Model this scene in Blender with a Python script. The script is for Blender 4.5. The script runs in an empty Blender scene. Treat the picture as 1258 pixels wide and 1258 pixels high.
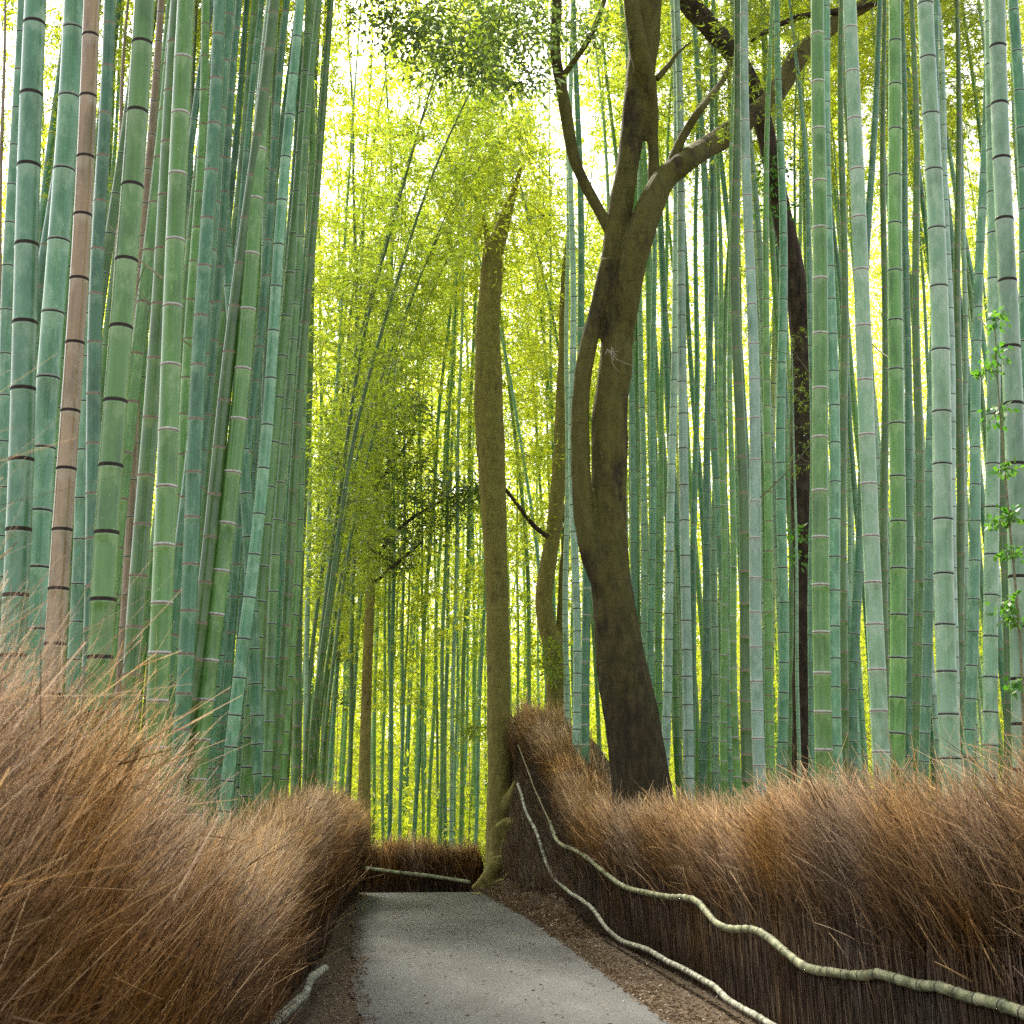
import bpy, math, random
import numpy as np
from mathutils import Vector, Matrix, Quaternion

R = math.radians
random.seed(7)
RNG = np.random.default_rng(11)
SC = bpy.context.scene
COL = SC.collection

# ------------------------------------------------------------------ camera model (photo is 1258 px square)
F_PX, CXY = 1600.0, 629.0
TH = math.atan(355 / F_PX)
PSI = math.atan(166 * math.cos(TH) / F_PX)
EYE = Vector((0, 0, 1.5))
FWD = Vector((math.sin(PSI) * math.cos(TH), math.cos(PSI) * math.cos(TH), math.sin(TH)))
RGT = Vector((math.cos(PSI), -math.sin(PSI), 0))
UPV = RGT.cross(FWD)


def ray(px, py):
    return FWD * F_PX + RGT * (px - CXY) - UPV * (py - CXY)


def at_y(px, py, d):
    r = ray(px, py)
    return EYE + r * (d / r.y)


def at_x(px, py, x):
    r = ray(px, py)
    return EYE + r * (x / r.x)


def proj(p):
    v = Vector(p) - EYE
    z = v.dot(FWD)
    return CXY + F_PX * v.dot(RGT) / z, CXY - F_PX * v.dot(UPV) / z


def ss(a, b, x):
    t = np.clip((np.asarray(x, float) - a) / (b - a), 0, 1)
    return t * t * (3 - 2 * t)


def ground(x, y):
    x = np.asarray(x, float)
    y = np.asarray(y, float)
    z = -0.38 * ss(22.4, 25.2, y)
    z = z + 2.75 * ss(15.6, 25.2, y) * ss(2.12, 2.7, x) * (1 - ss(25.5, 29.5, y)) * (1 - ss(3.4, 5.2, x)) + 15.0 * ss(46, 88, y) * (.35 + .65 * ss(5, 20, np.abs(x - 4 - .04 * y)))
    bank = 0.45 * ss(20.3, 22.6, y) * ss(1.8, 2.3, x) * (1 - ss(25, 28, y))
    return z + bank


def gz(x, y):
    return float(ground(x, y))


# ------------------------------------------------------------------ mesh / object helpers
def mesh_np(name, verts, quads, mats=(), midx=None, smooth=False, attrs=None):
    me = bpy.data.meshes.new(name)
    verts = np.asarray(verts, np.float32)
    quads = np.asarray(quads, np.int32)
    k = quads.shape[1]
    me.vertices.add(len(verts))
    me.vertices.foreach_set('co', verts.ravel())
    me.loops.add(quads.size)
    me.loops.foreach_set('vertex_index', quads.ravel())
    me.polygons.add(len(quads))
    me.polygons.foreach_set('loop_start', np.arange(0, quads.size, k, dtype=np.int32))
    if midx is not None:
        me.polygons.foreach_set('material_index', np.asarray(midx, np.int32))
    me.polygons.foreach_set('use_smooth', np.full(len(quads), bool(smooth)))
    me.update(calc_edges=True)
    for n, (dom, arr) in (attrs or {}).items():
        a = me.attributes.new(n, 'FLOAT', dom)
        a.data.foreach_set('value', np.asarray(arr, np.float32))
    for m in mats:
        me.materials.append(m)
    return me


def link(name, me, parent=None):
    o = bpy.data.objects.new(name, me)
    COL.objects.link(o)
    if parent:
        o.parent = parent
    return o


def tag(o, label=None, cat=None, group=None, kind=None):
    if label:
        o['label'] = label
    if cat:
        o['category'] = cat
    if group:
        o['group'] = group
    if kind:
        o['kind'] = kind
    return o


def empty(name, loc=(0, 0, 0)):
    o = bpy.data.objects.new(name, None)
    o.empty_display_size = 0.2
    COL.objects.link(o)
    o.location = loc
    return o


class Acc:
    """collects quads with a material index and a per-face random value"""
    def __init__(s):
        s.v, s.q, s.m, s.r, s.n = [], [], [], [], 0

    def add(s, v, q, m=0, r=None):
        v = np.asarray(v, float).reshape(-1, 3)
        q = np.asarray(q, int).reshape(-1, 4)
        s.v.append(v)
        s.q.append(q + s.n)
        s.m.append(np.full(len(q), m))
        s.r.append(np.random.default_rng(s.n + 5).random(len(q)) if r is None else np.broadcast_to(r, len(q)))
        s.n += len(v)

    def mesh(s, name, mats, smooth=False):
        return mesh_np(name, np.concatenate(s.v), np.concatenate(s.q), mats, np.concatenate(s.m), smooth,
                       {'rnd': ('FACE', np.concatenate(s.r))})


def tube_arrays(pts, rad, sides=10, cap=True):
    pts = np.asarray(pts, float)
    n = len(pts)
    rad = np.broadcast_to(np.asarray(rad, float), n)
    tan = np.gradient(pts, axis=0)
    tan /= np.linalg.norm(tan, axis=1)[:, None] + 1e-9
    ref = np.array([1.0, 0, 0]) if abs(tan[0][0]) < .8 else np.array([0, 1.0, 0])
    V = []
    a = np.linspace(0, 2 * math.pi, sides, endpoint=False)
    for i in range(n):
        t = tan[i]
        u = ref - t * ref.dot(t)
        u /= np.linalg.norm(u)
        w = np.cross(t, u)
        ref = u
        V.append(pts[i] + rad[i] * (np.cos(a)[:, None] * u + np.sin(a)[:, None] * w))
    V = np.concatenate(V)
    j = np.arange(sides)
    k = (j + 1) % sides
    Q = np.concatenate([np.stack([i * sides + j, i * sides + k, (i + 1) * sides + k, (i + 1) * sides + j], 1)
                        for i in range(n - 1)])
    if cap:
        V = np.concatenate([V, pts[:1], pts[-1:]])
        b, e = len(V) - 2, len(V) - 1
        h = np.arange(0, sides, 2)
        Q = np.concatenate([Q,
                            np.stack([np.full(len(h), b), (h + 2) % sides, (h + 1) % sides, h], 1),
                            np.stack([np.full(len(h), e), (n - 1) * sides + h, (n - 1) * sides + (h + 1) % sides,
                                      (n - 1) * sides + (h + 2) % sides], 1)])
    return V, Q


def spline(P, n=8):
    """Catmull-Rom through rows of P (any number of columns)"""
    P = np.asarray(P, float)
    Q = np.vstack([2 * P[0] - P[1], P, 2 * P[-1] - P[-2]])
    out = []
    for i in range(1, len(Q) - 2):
        for t in np.linspace(0, 1, n, endpoint=False):
            a, b, c, d = Q[i - 1], Q[i], Q[i + 1], Q[i + 2]
            out.append(.5 * (2 * b + (c - a) * t + (2 * a - 5 * b + 4 * c - d) * t * t + (3 * b - a - 3 * c + d) * t ** 3))
    out.append(P[-1])
    return np.array(out)


def leaf_quads(pos, direc, length, width, rng):
    """rhombic leaves: pos (N,3) base, direc (N,3)"""
    n = len(pos)
    d = direc / (np.linalg.norm(direc, axis=1)[:, None] + 1e-9)
    s = np.cross(d, rng.normal(size=(n, 3)))
    s /= np.linalg.norm(s, axis=1)[:, None] + 1e-9
    L = np.broadcast_to(length, n)[:, None]
    W = np.broadcast_to(width, n)[:, None]
    m = pos + d * L * .4
    V = np.stack([pos, m + s * W * .5, pos + d * L, m - s * W * .5], 1).reshape(-1, 3)
    Q = np.arange(4 * n).reshape(-1, 4)
    return V, Q


def strands(p0, d0, L, w, rng, bend=None, seg=4, taper=.35):
    """flat twig ribbons with a bend; returns V,Q, per-face t"""
    n = len(p0)
    d0 = d0 / np.linalg.norm(d0, axis=1)[:, None]
    L = np.broadcast_to(L, n)
    w = np.broadcast_to(w, n)
    bend = np.zeros((n, 3)) if bend is None else bend
    s = np.cross(d0, rng.normal(size=(n, 3)))
    s /= np.linalg.norm(s, axis=1)[:, None] + 1e-9
    rows = []
    for i in range(seg + 1):
        t = i / seg
        c = p0 + d0 * (L * t)[:, None] + bend * (L * t * t)[:, None]
        ww = (w * .5 * (1 - (1 - taper) * t))[:, None]
        rows.append(np.stack([c - s * ww, c + s * ww], 1))
    V = np.stack(rows, 1).reshape(-1, 3)
    b = (np.arange(n) * (seg + 1) * 2)[:, None]
    k = np.arange(seg)[None, :] * 2
    q0 = b + k
    Q = np.stack([q0, q0 + 1, q0 + 3, q0 + 2], 2).reshape(-1, 4)
    T = np.broadcast_to((np.arange(seg) + .5) / seg, (n, seg)).reshape(-1)
    return V, Q, T


# ------------------------------------------------------------------ materials
def new_mat(name):
    m = bpy.data.materials.new(name)
    m.use_nodes = True
    nt = m.node_tree
    nt.nodes.clear()
    return m, nt


def N(nt, typ, **kw):
    n = nt.nodes.new(typ)
    for k, v in kw.items():
        if k.startswith('i_'):
            key = k[2:]
            n.inputs[int(key) if key.isdigit() else key.replace('_', ' ')].default_value = v
        else:
            setattr(n, k, v)
    return n


def ramp(nt, fac, stops):
    r = N(nt, 'ShaderNodeValToRGB')
    el = r.color_ramp.elements
    while len(el) < len(stops):
        el.new(.5)
    for e, (p, c) in zip(el, stops):
        e.position = p
        e.color = (*c, 1) if len(c) == 3 else c
    nt.links.new(fac, r.inputs[0])
    return r.outputs[0]


def mix(nt, fac, a, b, mode='MIX'):
    m = N(nt, 'ShaderNodeMix', data_type='RGBA', blend_type=mode)
    for s, v in ((m.inputs[0], fac), (m.inputs[6], a), (m.inputs[7], b)):
        if hasattr(v, 'is_linked'):
            nt.links.new(v, s)
        else:
            s.default_value = v if isinstance(v, (int, float)) else ((*v, 1) if len(v) == 3 else v)
    return m.outputs[2]


def noise_at(nt, scale, nscale=1.0, detail=4, rough=.55, coord='Object', rand=True):
    tc = N(nt, 'ShaderNodeTexCoord')
    mp = N(nt, 'ShaderNodeMapping')
    mp.inputs['Scale'].default_value = scale
    nt.links.new(tc.outputs[coord], mp.inputs[0])
    if rand:
        oi = N(nt, 'ShaderNodeObjectInfo')
        mu = N(nt, 'ShaderNodeMath', operation='MULTIPLY')
        mu.inputs[1].default_value = 57.0
        nt.links.new(oi.outputs['Random'], mu.inputs[0])
        cb = N(nt, 'ShaderNodeCombineXYZ')
        for i in range(3):
            nt.links.new(mu.outputs[0], cb.inputs[i])
        nt.links.new(cb.outputs[0], mp.inputs['Location'])
    no = N(nt, 'ShaderNodeTexNoise')
    no.inputs['Scale'].default_value = nscale
    no.inputs['Detail'].default_value = detail
    no.inputs['Roughness'].default_value = rough
    nt.links.new(mp.outputs[0], no.inputs['Vector'])
    return no.outputs['Fac']


def bump(nt, h, strength, dist=.01):
    b = N(nt, 'ShaderNodeBump')
    b.inputs['Strength'].default_value = strength
    b.inputs['Distance'].default_value = dist
    nt.links.new(h, b.inputs['Height'])
    return b.outputs[0]


def finish(nt, col, rough=.6, normal=None, spec=.5, sheen=0):
    p = N(nt, 'ShaderNodeBsdfPrincipled')
    if hasattr(col, 'is_linked'):
        nt.links.new(col, p.inputs['Base Color'])
    else:
        p.inputs['Base Color'].default_value = (*col, 1)
    if hasattr(rough, 'is_linked'):
        nt.links.new(rough, p.inputs['Roughness'])
    else:
        p.inputs['Roughness'].default_value = rough
    p.inputs['Specular IOR Level'].default_value = spec
    if sheen:
        p.inputs['Sheen Weight'].default_value = sheen
        p.inputs['Sheen Roughness'].default_value = .35
        p.inputs['Sheen Tint'].default_value = (.85, 1, .92, 1)
    if normal:
        nt.links.new(normal, p.inputs['Normal'])
    o = N(nt, 'ShaderNodeOutputMaterial')
    nt.links.new(p.outputs[0], o.inputs[0])


def skin_mat(name, c1, c2, bloom, amt, blemish=.5):
    m, nt = new_mat(name)
    f1 = noise_at(nt, (34, 34, 1.1), 1.0, 4, .6)
    col = ramp(nt, f1, [(.30, c1), (.70, c2)])
    # waxy bloom in uneven patches and right under each joint
    f2 = noise_at(nt, (13, 13, 6.0), 1.0, 8, .72)
    wx = N(nt, 'ShaderNodeAttribute', attribute_name='wax')
    ad = N(nt, 'ShaderNodeMath', operation='MULTIPLY_ADD')
    ad.inputs[1].default_value = .16
    nt.links.new(wx.outputs['Fac'], ad.inputs[0])
    nt.links.new(f2, ad.inputs[2])
    bl = ramp(nt, ad.outputs[0], [(.56 - amt * .45, (0, 0, 0)), (.70 - amt * .25, (.85, .85, .85))])
    col = mix(nt, bl, col, bloom)
    # lichen specks
    f3 = noise_at(nt, (75, 75, 45), 1.0, 3, .6)
    sp = ramp(nt, f3, [(.66, (0, 0, 0)), (.72, (blemish, blemish, blemish))])
    col = mix(nt, sp, col, tuple(min(1, c * 1.5 + .06) for c in bloom))
    # rubbed and darker green patches
    f4 = noise_at(nt, (6, 6, 2.2), 1.0, 7, .7)
    dk = ramp(nt, f4, [(.34, (.56, .62, .52)), (.50, (1, 1, 1))])
    col = mix(nt, 1.0, col, dk, 'MULTIPLY')
    oi = N(nt, 'ShaderNodeObjectInfo')
    at = N(nt, 'ShaderNodeAttribute', attribute_name='rnd')
    mx = N(nt, 'ShaderNodeMath', operation='MULTIPLY_ADD')
    mx.inputs[1].default_value = .45
    nt.links.new(at.outputs['Fac'], mx.inputs[0])
    nt.links.new(oi.outputs['Random'], mx.inputs[2])
    v = N(nt, 'ShaderNodeMapRange')
    v.inputs[2].default_value = 1.45
    v.inputs['To Min'].default_value = .70
    v.inputs['To Max'].default_value = 1.26
    nt.links.new(mx.outputs[0], v.inputs[0])
    hs = N(nt, 'ShaderNodeHueSaturation')
    nt.links.new(v.outputs[0], hs.inputs['Value'])
    nt.links.new(col, hs.inputs['Color'])
    ro = ramp(nt, f2, [(.3, (.15, .15, .15)), (.7, (.38, .38, .38))])
    finish(nt, hs.outputs[0], ro, bump(nt, f1, .12, .004), .65, .10)
    return m


def plain_mat(name, c1, c2, scale=(40, 40, 40), rough=.7, bs=.0, dist=.01, detail=5, stops=(.35, .65), spec=.4):
    m, nt = new_mat(name)
    f = noise_at(nt, scale, 1.0, detail, .6)
    finish(nt, ramp(nt, f, [(stops[0], c1), (stops[1], c2)]), rough, bump(nt, f, bs, dist) if bs else None, spec)
    return m


def leaf_mat(name, dif, trn, kt, gloss=.06):
    """dif / trn: pairs of colours spread by the per-leaf random value"""
    m, nt = new_mat(name)
    at = N(nt, 'ShaderNodeAttribute', attribute_name='rnd')
    oi = N(nt, 'ShaderNodeObjectInfo')
    ad = N(nt, 'ShaderNodeMath', operation='MULTIPLY_ADD')
    ad.inputs[1].default_value = .45
    nt.links.new(oi.outputs['Random'], ad.inputs[0])
    sc = N(nt, 'ShaderNodeMath', operation='MULTIPLY')
    sc.inputs[1].default_value = .6
    nt.links.new(at.outputs['Fac'], sc.inputs[0])
    nt.links.new(sc.outputs[0], ad.inputs[2])
    cd = ramp(nt, ad.outputs[0], [(0, dif[0]), (1, dif[1])])
    ct = ramp(nt, ad.outputs[0], [(0, trn[0]), (1, trn[1])])
    d = N(nt, 'ShaderNodeBsdfDiffuse')
    t = N(nt, 'ShaderNodeBsdfTranslucent')
    g = N(nt, 'ShaderNodeBsdfGlossy')
    g.inputs['Roughness'].default_value = .4
    nt.links.new(cd, d.inputs[0])
    nt.links.new(ct, t.inputs[0])
    a = N(nt, 'ShaderNodeMixShader')
    a.inputs[0].default_value = kt
    nt.links.new(d.outputs[0], a.inputs[1])
    nt.links.new(t.outputs[0], a.inputs[2])
    b = N(nt, 'ShaderNodeMixShader')
    b.inputs[0].default_value = gloss
    nt.links.new(a.outputs[0], b.inputs[1])
    nt.links.new(g.outputs[0], b.inputs[2])
    o = N(nt, 'ShaderNodeOutputMaterial')
    nt.links.new(b.outputs[0], o.inputs[0])
    return m


def brush_mat(name, stops, var=(.18, 1.9)):
    """twigs: colour from base to tip of each twig ('tt'), brightness by twig ('rnd')"""
    m, nt = new_mat(name)
    a = N(nt, 'ShaderNodeAttribute', attribute_name='tt')
    r = N(nt, 'ShaderNodeAttribute', attribute_name='rnd')
    col = ramp(nt, a.outputs['Fac'], stops)
    mr = N(nt, 'ShaderNodeMapRange')
    mr.inputs['To Min'].default_value = var[0]
    mr.inputs['To Max'].default_value = var[1]
    nt.links.new(r.outputs['Fac'], mr.inputs[0])
    hs = N(nt, 'ShaderNodeHueSaturation')
    nt.links.new(mr.outputs[0], hs.inputs['Value'])
    f = noise_at(nt, (1, 1, 1), 1.3, 3, .5, 'Object', False)
    sat = N(nt, 'ShaderNodeMapRange')
    sat.inputs[1].default_value = .3
    sat.inputs[2].default_value = .7
    sat.inputs['To Min'].default_value = .75
    sat.inputs['To Max'].default_value = 1.2
    nt.links.new(f, sat.inputs[0])
    nt.links.new(sat.outputs[0], hs.inputs['Saturation'])
    nt.links.new(col, hs.inputs['Color'])
    d = N(nt, 'ShaderNodeBsdfDiffuse')
    t = N(nt, 'ShaderNodeBsdfTranslucent')
    nt.links.new(hs.outputs[0], d.inputs[0])
    nt.links.new(hs.outputs[0], t.inputs[0])
    x = N(nt, 'ShaderNodeMixShader')
    x.inputs[0].default_value = .25
    nt.links.new(d.outputs[0], x.inputs[1])
    nt.links.new(t.outputs[0], x.inputs[2])
    o = N(nt, 'ShaderNodeOutputMaterial')
    nt.links.new(x.outputs[0], o.inputs[0])
    return m


M = {}
# bamboo skins: letter -> material
SK = {
    'B': skin_mat('bamboo_blue_green', (0.079, 0.259, 0.123), (0.160, 0.369, 0.184), (0.319, 0.530, 0.325), .12),
    'T': skin_mat('bamboo_teal', (0.039, 0.168, 0.065), (0.087, 0.252, 0.106), (0.218, 0.400, 0.223), .08),
    'G': skin_mat('bamboo_green', (0.085, 0.239, 0.037), (0.166, 0.355, 0.069), (0.295, 0.479, 0.179), .04),
    'O': skin_mat('bamboo_olive', (0.050, 0.136, 0.020), (0.102, 0.205, 0.037), (0.186, 0.286, 0.099), .02),
    'P': skin_mat('bamboo_pale', (0.180, 0.361, 0.180), (0.279, 0.466, 0.261), (0.435, 0.584, 0.398), .14),
    'W': skin_mat('bamboo_whitish', (0.261, 0.466, 0.317), (0.373, 0.565, 0.410), (0.559, 0.696, 0.572), .18),
    'D': skin_mat('bamboo_dead', (0.237, 0.153, 0.070), (0.384, 0.266, 0.136), (0.429, 0.350, 0.226), .06),
    'Y': skin_mat('bamboo_sunlit_yellow', (0.316, 0.384, 0.090), (0.429, 0.497, 0.147), (0.542, 0.588, 0.305), .12),  # yellowish culm, its sunlit look put into the skin colour
}
NODE_D = plain_mat('node_dark', (.018, .014, .010), (.05, .038, .026))
NODE_B = plain_mat('node_tan', (.20, .15, .10), (.36, .29, .22))
NODE_W = plain_mat('node_white', (.50, .52, .47), (.78, .79, .74))
NODE_P = plain_mat('node_pale', (.25, .34, .27), (.40, .48, .40))
TWIG = plain_mat('bamboo_twig', (.12, .13, .05), (.28, .24, .13))
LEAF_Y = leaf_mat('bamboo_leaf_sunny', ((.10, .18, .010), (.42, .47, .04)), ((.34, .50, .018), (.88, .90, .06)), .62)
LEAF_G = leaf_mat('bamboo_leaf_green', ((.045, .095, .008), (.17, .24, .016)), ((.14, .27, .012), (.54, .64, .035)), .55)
LEAF_D = leaf_mat('broad_leaf_dark', ((.025, .055, .014), (.075, .13, .035)), ((.08, .17, .02), (.26, .38, .06)), .4, .10)
LEAF_V = leaf_mat('vine_leaf', ((.035, .13, .01), (.11, .24, .02)), ((.08, .30, .015), (.26, .50, .04)), .45)
LITTER = leaf_mat('dry_leaf', ((.07, .045, .028), (.30, .21, .13)), ((.10, .06, .03), (.3, .2, .1)), .15, .02)
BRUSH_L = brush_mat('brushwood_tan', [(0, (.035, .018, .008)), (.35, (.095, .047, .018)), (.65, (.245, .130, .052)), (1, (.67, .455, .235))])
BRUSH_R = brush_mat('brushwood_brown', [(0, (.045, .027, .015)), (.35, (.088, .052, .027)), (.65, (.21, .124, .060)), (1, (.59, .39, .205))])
THATCH = brush_mat('thatch_stems', [(0, (.072, .050, .034)), (1, (.195, .138, .092))], (.45, 1.7))
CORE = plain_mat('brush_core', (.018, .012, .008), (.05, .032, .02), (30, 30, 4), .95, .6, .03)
RAIL = plain_mat('old_bamboo_rail', (.05, .065, .02), (.34, .34, .19), (9, 9, 16), .65, .2, .006)
RAIL2 = plain_mat('lichen_rail', (.055, .06, .03), (.42, .42, .33), (11, 11, 18), .75, .3, .006)
ROPE = plain_mat('rail_joint', (.02, .017, .012), (.06, .05, .035))


def bark_mat(name, a, b, moss, mossamt, dark=(.02, .016, .012), zmoss=None):
    m, nt = new_mat(name)
    f = noise_at(nt, (14, 14, 5), 1.0, 8, .68)
    col = ramp(nt, f, [(.33, dark), (.46, a), (.64, b)])
    f2 = noise_at(nt, (1.6, 1.6, .8), 1.0, 6, .7)
    k = ramp(nt, f2, [(.58 - mossamt * .4, (0, 0, 0)), (.72 - mossamt * .4, (1, 1, 1))])
    if zmoss:
        tc = N(nt, 'ShaderNodeTexCoord')
        sp = N(nt, 'ShaderNodeSeparateXYZ')
        nt.links.new(tc.outputs['Object'], sp.inputs[0])
        zr = N(nt, 'ShaderNodeMapRange')
        zr.inputs[1].default_value, zr.inputs[2].default_value = zmoss
        zr.inputs['To Min'].default_value = .12
        nt.links.new(sp.outputs[2], zr.inputs[0])
        k = mix(nt, 1.0, k, zr.outputs[0], 'MULTIPLY')
    col2 = ramp(nt, f, [(.25, tuple(c * .45 for c in moss)), (.7, moss)])
    col = mix(nt, k, col, col2)
    f3 = noise_at(nt, (3, 3, 26), 1.0, 4, .6)
    ln = ramp(nt, f3, [(.34, (.62, .62, .62)), (.42, (1, 1, 1))])
    col = mix(nt, .7, col, ln, 'MULTIPLY')
    finish(nt, col, .85, bump(nt, f, 1.0, .04), .25)
    return m


BARK_A = bark_mat('bark_mossy', (.036, .024, .015), (.076, .052, .031), (.17, .150, .040), .55, zmoss=(2.2, 5.0))
BARK_B = bark_mat('bark_dark', (.046, .032, .020), (.105, .076, .046), (.06, .058, .026), .0)
BARK_C = bark_mat('bark_olive', (.15, .112, .045), (.27, .21, .08), (.33, .28, .085), .65)


def asphalt():
    m, nt = new_mat('asphalt_worn')
    f = noise_at(nt, (1, 1, 1), 40, 6, .85, 'Object', False)
    c = ramp(nt, f, [(.34, (.040, .040, .040)), (.45, (.078, .077, .075)), (.57, (.102, .101, .098)), (.67, (.20, .198, .19))])
    g = noise_at(nt, (1.2, .45, 1), 1.4, 5, .6, 'Object', False)
    k = ramp(nt, g, [(.35, (.74, .72, .69)), (.65, (1.12, 1.13, 1.12))])
    c = mix(nt, 1.0, c, k, 'MULTIPLY')
    h = noise_at(nt, (1, 1, 1), 7, 6, .7, 'Object', False)
    s = ramp(nt, h, [(.60, (0, 0, 0)), (.75, (.6, .6, .6))])
    c = mix(nt, s, c, (.13, .10, .075))
    finish(nt, c, .85, bump(nt, f, .5, .006), .3)
    return m


def soil():
    m, nt = new_mat('forest_floor')
    f = noise_at(nt, (1, 1, 1), 28, 6, .7, 'Object', False)
    c = ramp(nt, f, [(.3, (.035, .025, .017)), (.5, (.10, .072, .048)), (.68, (.22, .165, .11))])
    g = noise_at(nt, (1, 1, 1), 1.1, 5, .6, 'Object', False)
    k = ramp(nt, g, [(.55, (0, 0, 0)), (.75, (.5, .5, .5))])
    c = mix(nt, k, c, (.075, .09, .03))
    finish(nt, c, .95, bump(nt, f, .9, .03), .2)
    return m


ASPH, SOIL = asphalt(), soil()

# ------------------------------------------------------------------ ground and path
xs = np.unique(np.concatenate([np.linspace(-90, -6, 22), np.linspace(-6, 1.7, 39), np.linspace(1.7, 3.2, 46), np.linspace(3.2, 8, 26), np.linspace(8, 110, 26)]))
ys = np.unique(np.concatenate([np.linspace(-15, 0, 6), np.linspace(0, 14, 47), np.linspace(14, 26, 160), np.linspace(26, 32, 21), np.linspace(32, 160, 28)]))
X, Y = np.meshgrid(xs, ys)
rr_ = np.random.default_rng(2)
rough = sum(np.sin(X * a + Y * b + c) / f for f in (5, 9, 16, 28) for a, b, c in zip(rr_.normal(0, f, 3), rr_.normal(0, f, 3), rr_.random(3) * 6)) * .10 * ss(1.95, 2.3, X) * ss(13, 17, Y) * (1 - ss(3, 3.3, X)) * (1 - ss(25, 26, Y))
Z = ground(X, Y) + rough
nx, ny = len(xs), len(ys)
i = (np.arange(ny - 1)[:, None] * nx + np.arange(nx - 1)[None]).ravel()
me = mesh_np('ground', np.stack([X, Y, Z], 2).reshape(-1, 3), np.stack([i, i + 1, i + nx + 1, i + nx], 1), [SOIL], smooth=True)
tag(link('ground', me), kind='structure')


def on_ground(px, py):
    r = ray(px, py)
    p = EYE + r * (1.5 / -r.z)
    return p.y, p.x


EDGE_R = np.array(sorted([on_ground(*p) for p in ((832, 1246), (770, 1200), (718, 1158), (682, 1130), (650, 1109), (617, 1095), (600, 1090.5))]))
EDGE_L = np.array(sorted([on_ground(*p) for p in ((438, 1258), (434, 1200), (432, 1150), (438, 1110), (444, 1092))]))


def path_edges(y):
    l = float(np.interp(y, EDGE_L[:, 0], EDGE_L[:, 1])) + .03 * math.sin(y * 2.1) + .02 * math.sin(y * 7.3)
    r = float(np.interp(y, EDGE_R[:, 0], EDGE_R[:, 1])) + .018 * math.sin(y * 2.3) + .015 * math.sin(y * 6.1)
    return l, min(r, 2.02 - max(0, y - 17) * .045)


rows = []
for y in np.linspace(-6, 22.6, 120):
    l, r = path_edges(y)
    rows.append([(l + (r - l) * k / 14, y) for k in range(15)])
l0, r0 = path_edges(22.6)
for a in np.linspace(0, 1, 16)[1:]:     # the bend to the left behind the left fence
    ang = a * R(62)
    cx, cy = l0 - 2.4, 22.6
    rows.append([(cx + (2.4 + (r0 - l0) * k / 14) * math.cos(ang), cy + (2.4 + (r0 - l0) * k / 14) * math.sin(ang) * .8) for k in range(15)])
P = np.array(rows)
Z = ground(P[..., 0], P[..., 1]) + .018
nr = len(rows)
i = (np.arange(nr - 1)[:, None] * 15 + np.arange(14)[None]).ravel()
me = mesh_np('path', np.dstack([P, Z]).reshape(-1, 3), np.stack([i, i + 1, i + 16, i + 15], 1), [ASPH], smooth=True)
tag(link('path', me), kind='structure')

# dry leaves and twig scraps along both edges of the path
acc = Acc()
rng = np.random.default_rng(3)
n = 19000
yy = 6 + 18.5 * rng.random(n) ** 1.2
side = rng.random(n)
e = np.array([path_edges(v) for v in yy])
xx = np.where(side < .30, e[:, 0] + .10 - np.abs(rng.normal(0, .22, n)),
              np.where(side < .95, e[:, 1] - .03 + np.abs(rng.normal(0, .28, n)) * (1 + .5 * ss(14, 20, yy)),
                       e[:, 0] + (e[:, 1] - e[:, 0]) * rng.random(n)))
xx = np.clip(xx, -.85, 3.0)
keep = (xx > -.9)
pos = np.stack([xx, yy, ground(xx, yy) + .022 + .012 * rng.random(n)], 1)[keep]
dr = rng.normal(size=(len(pos), 3)) * (1, 1, .22)
V, Q = leaf_quads(pos, dr, rng.uniform(.012, .055, len(pos)), rng.uniform(.005, .016, len(pos)), rng)
acc.add(V, Q, 0)
m = 5000
by = rng.uniform(15, 23.5, m)
bx = np.array([path_edges(v)[1] for v in by]) - .04 + .75 * rng.random(m) ** 1.3
V, Q = leaf_quads(np.stack([bx, by, ground(bx, by) + .03 + .05 * rng.random(m)], 1), rng.normal(size=(m, 3)) * (1, 1, .5), rng.uniform(.03, .13, m), rng.uniform(.008, .03, m), rng)
acc.add(V, Q, 0)
tag(link('leaf_litter', acc.mesh('leaf_litter', [LITTER])), 'dry brown leaf litter scattered along both edges of the path', 'leaf litter', kind='stuff')


# ------------------------------------------------------------------ bamboo prototypes
def culm_axis(h, H, bend, power, seed):
    t = np.maximum(h, 0) / H
    wob = .018
    return np.stack([bend * t ** power + wob * np.sin(h * 1.3 + seed), wob * np.sin(h * 1.05 + seed * 2.1), h * (1 - .05 * (bend / H) * t)], -1)


def culm_rad(h, H, r0):
    t = h / H
    return r0 * (1 - .88 * t ** 1.9) * (1 + .10 * np.exp(-h / .25))


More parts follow.
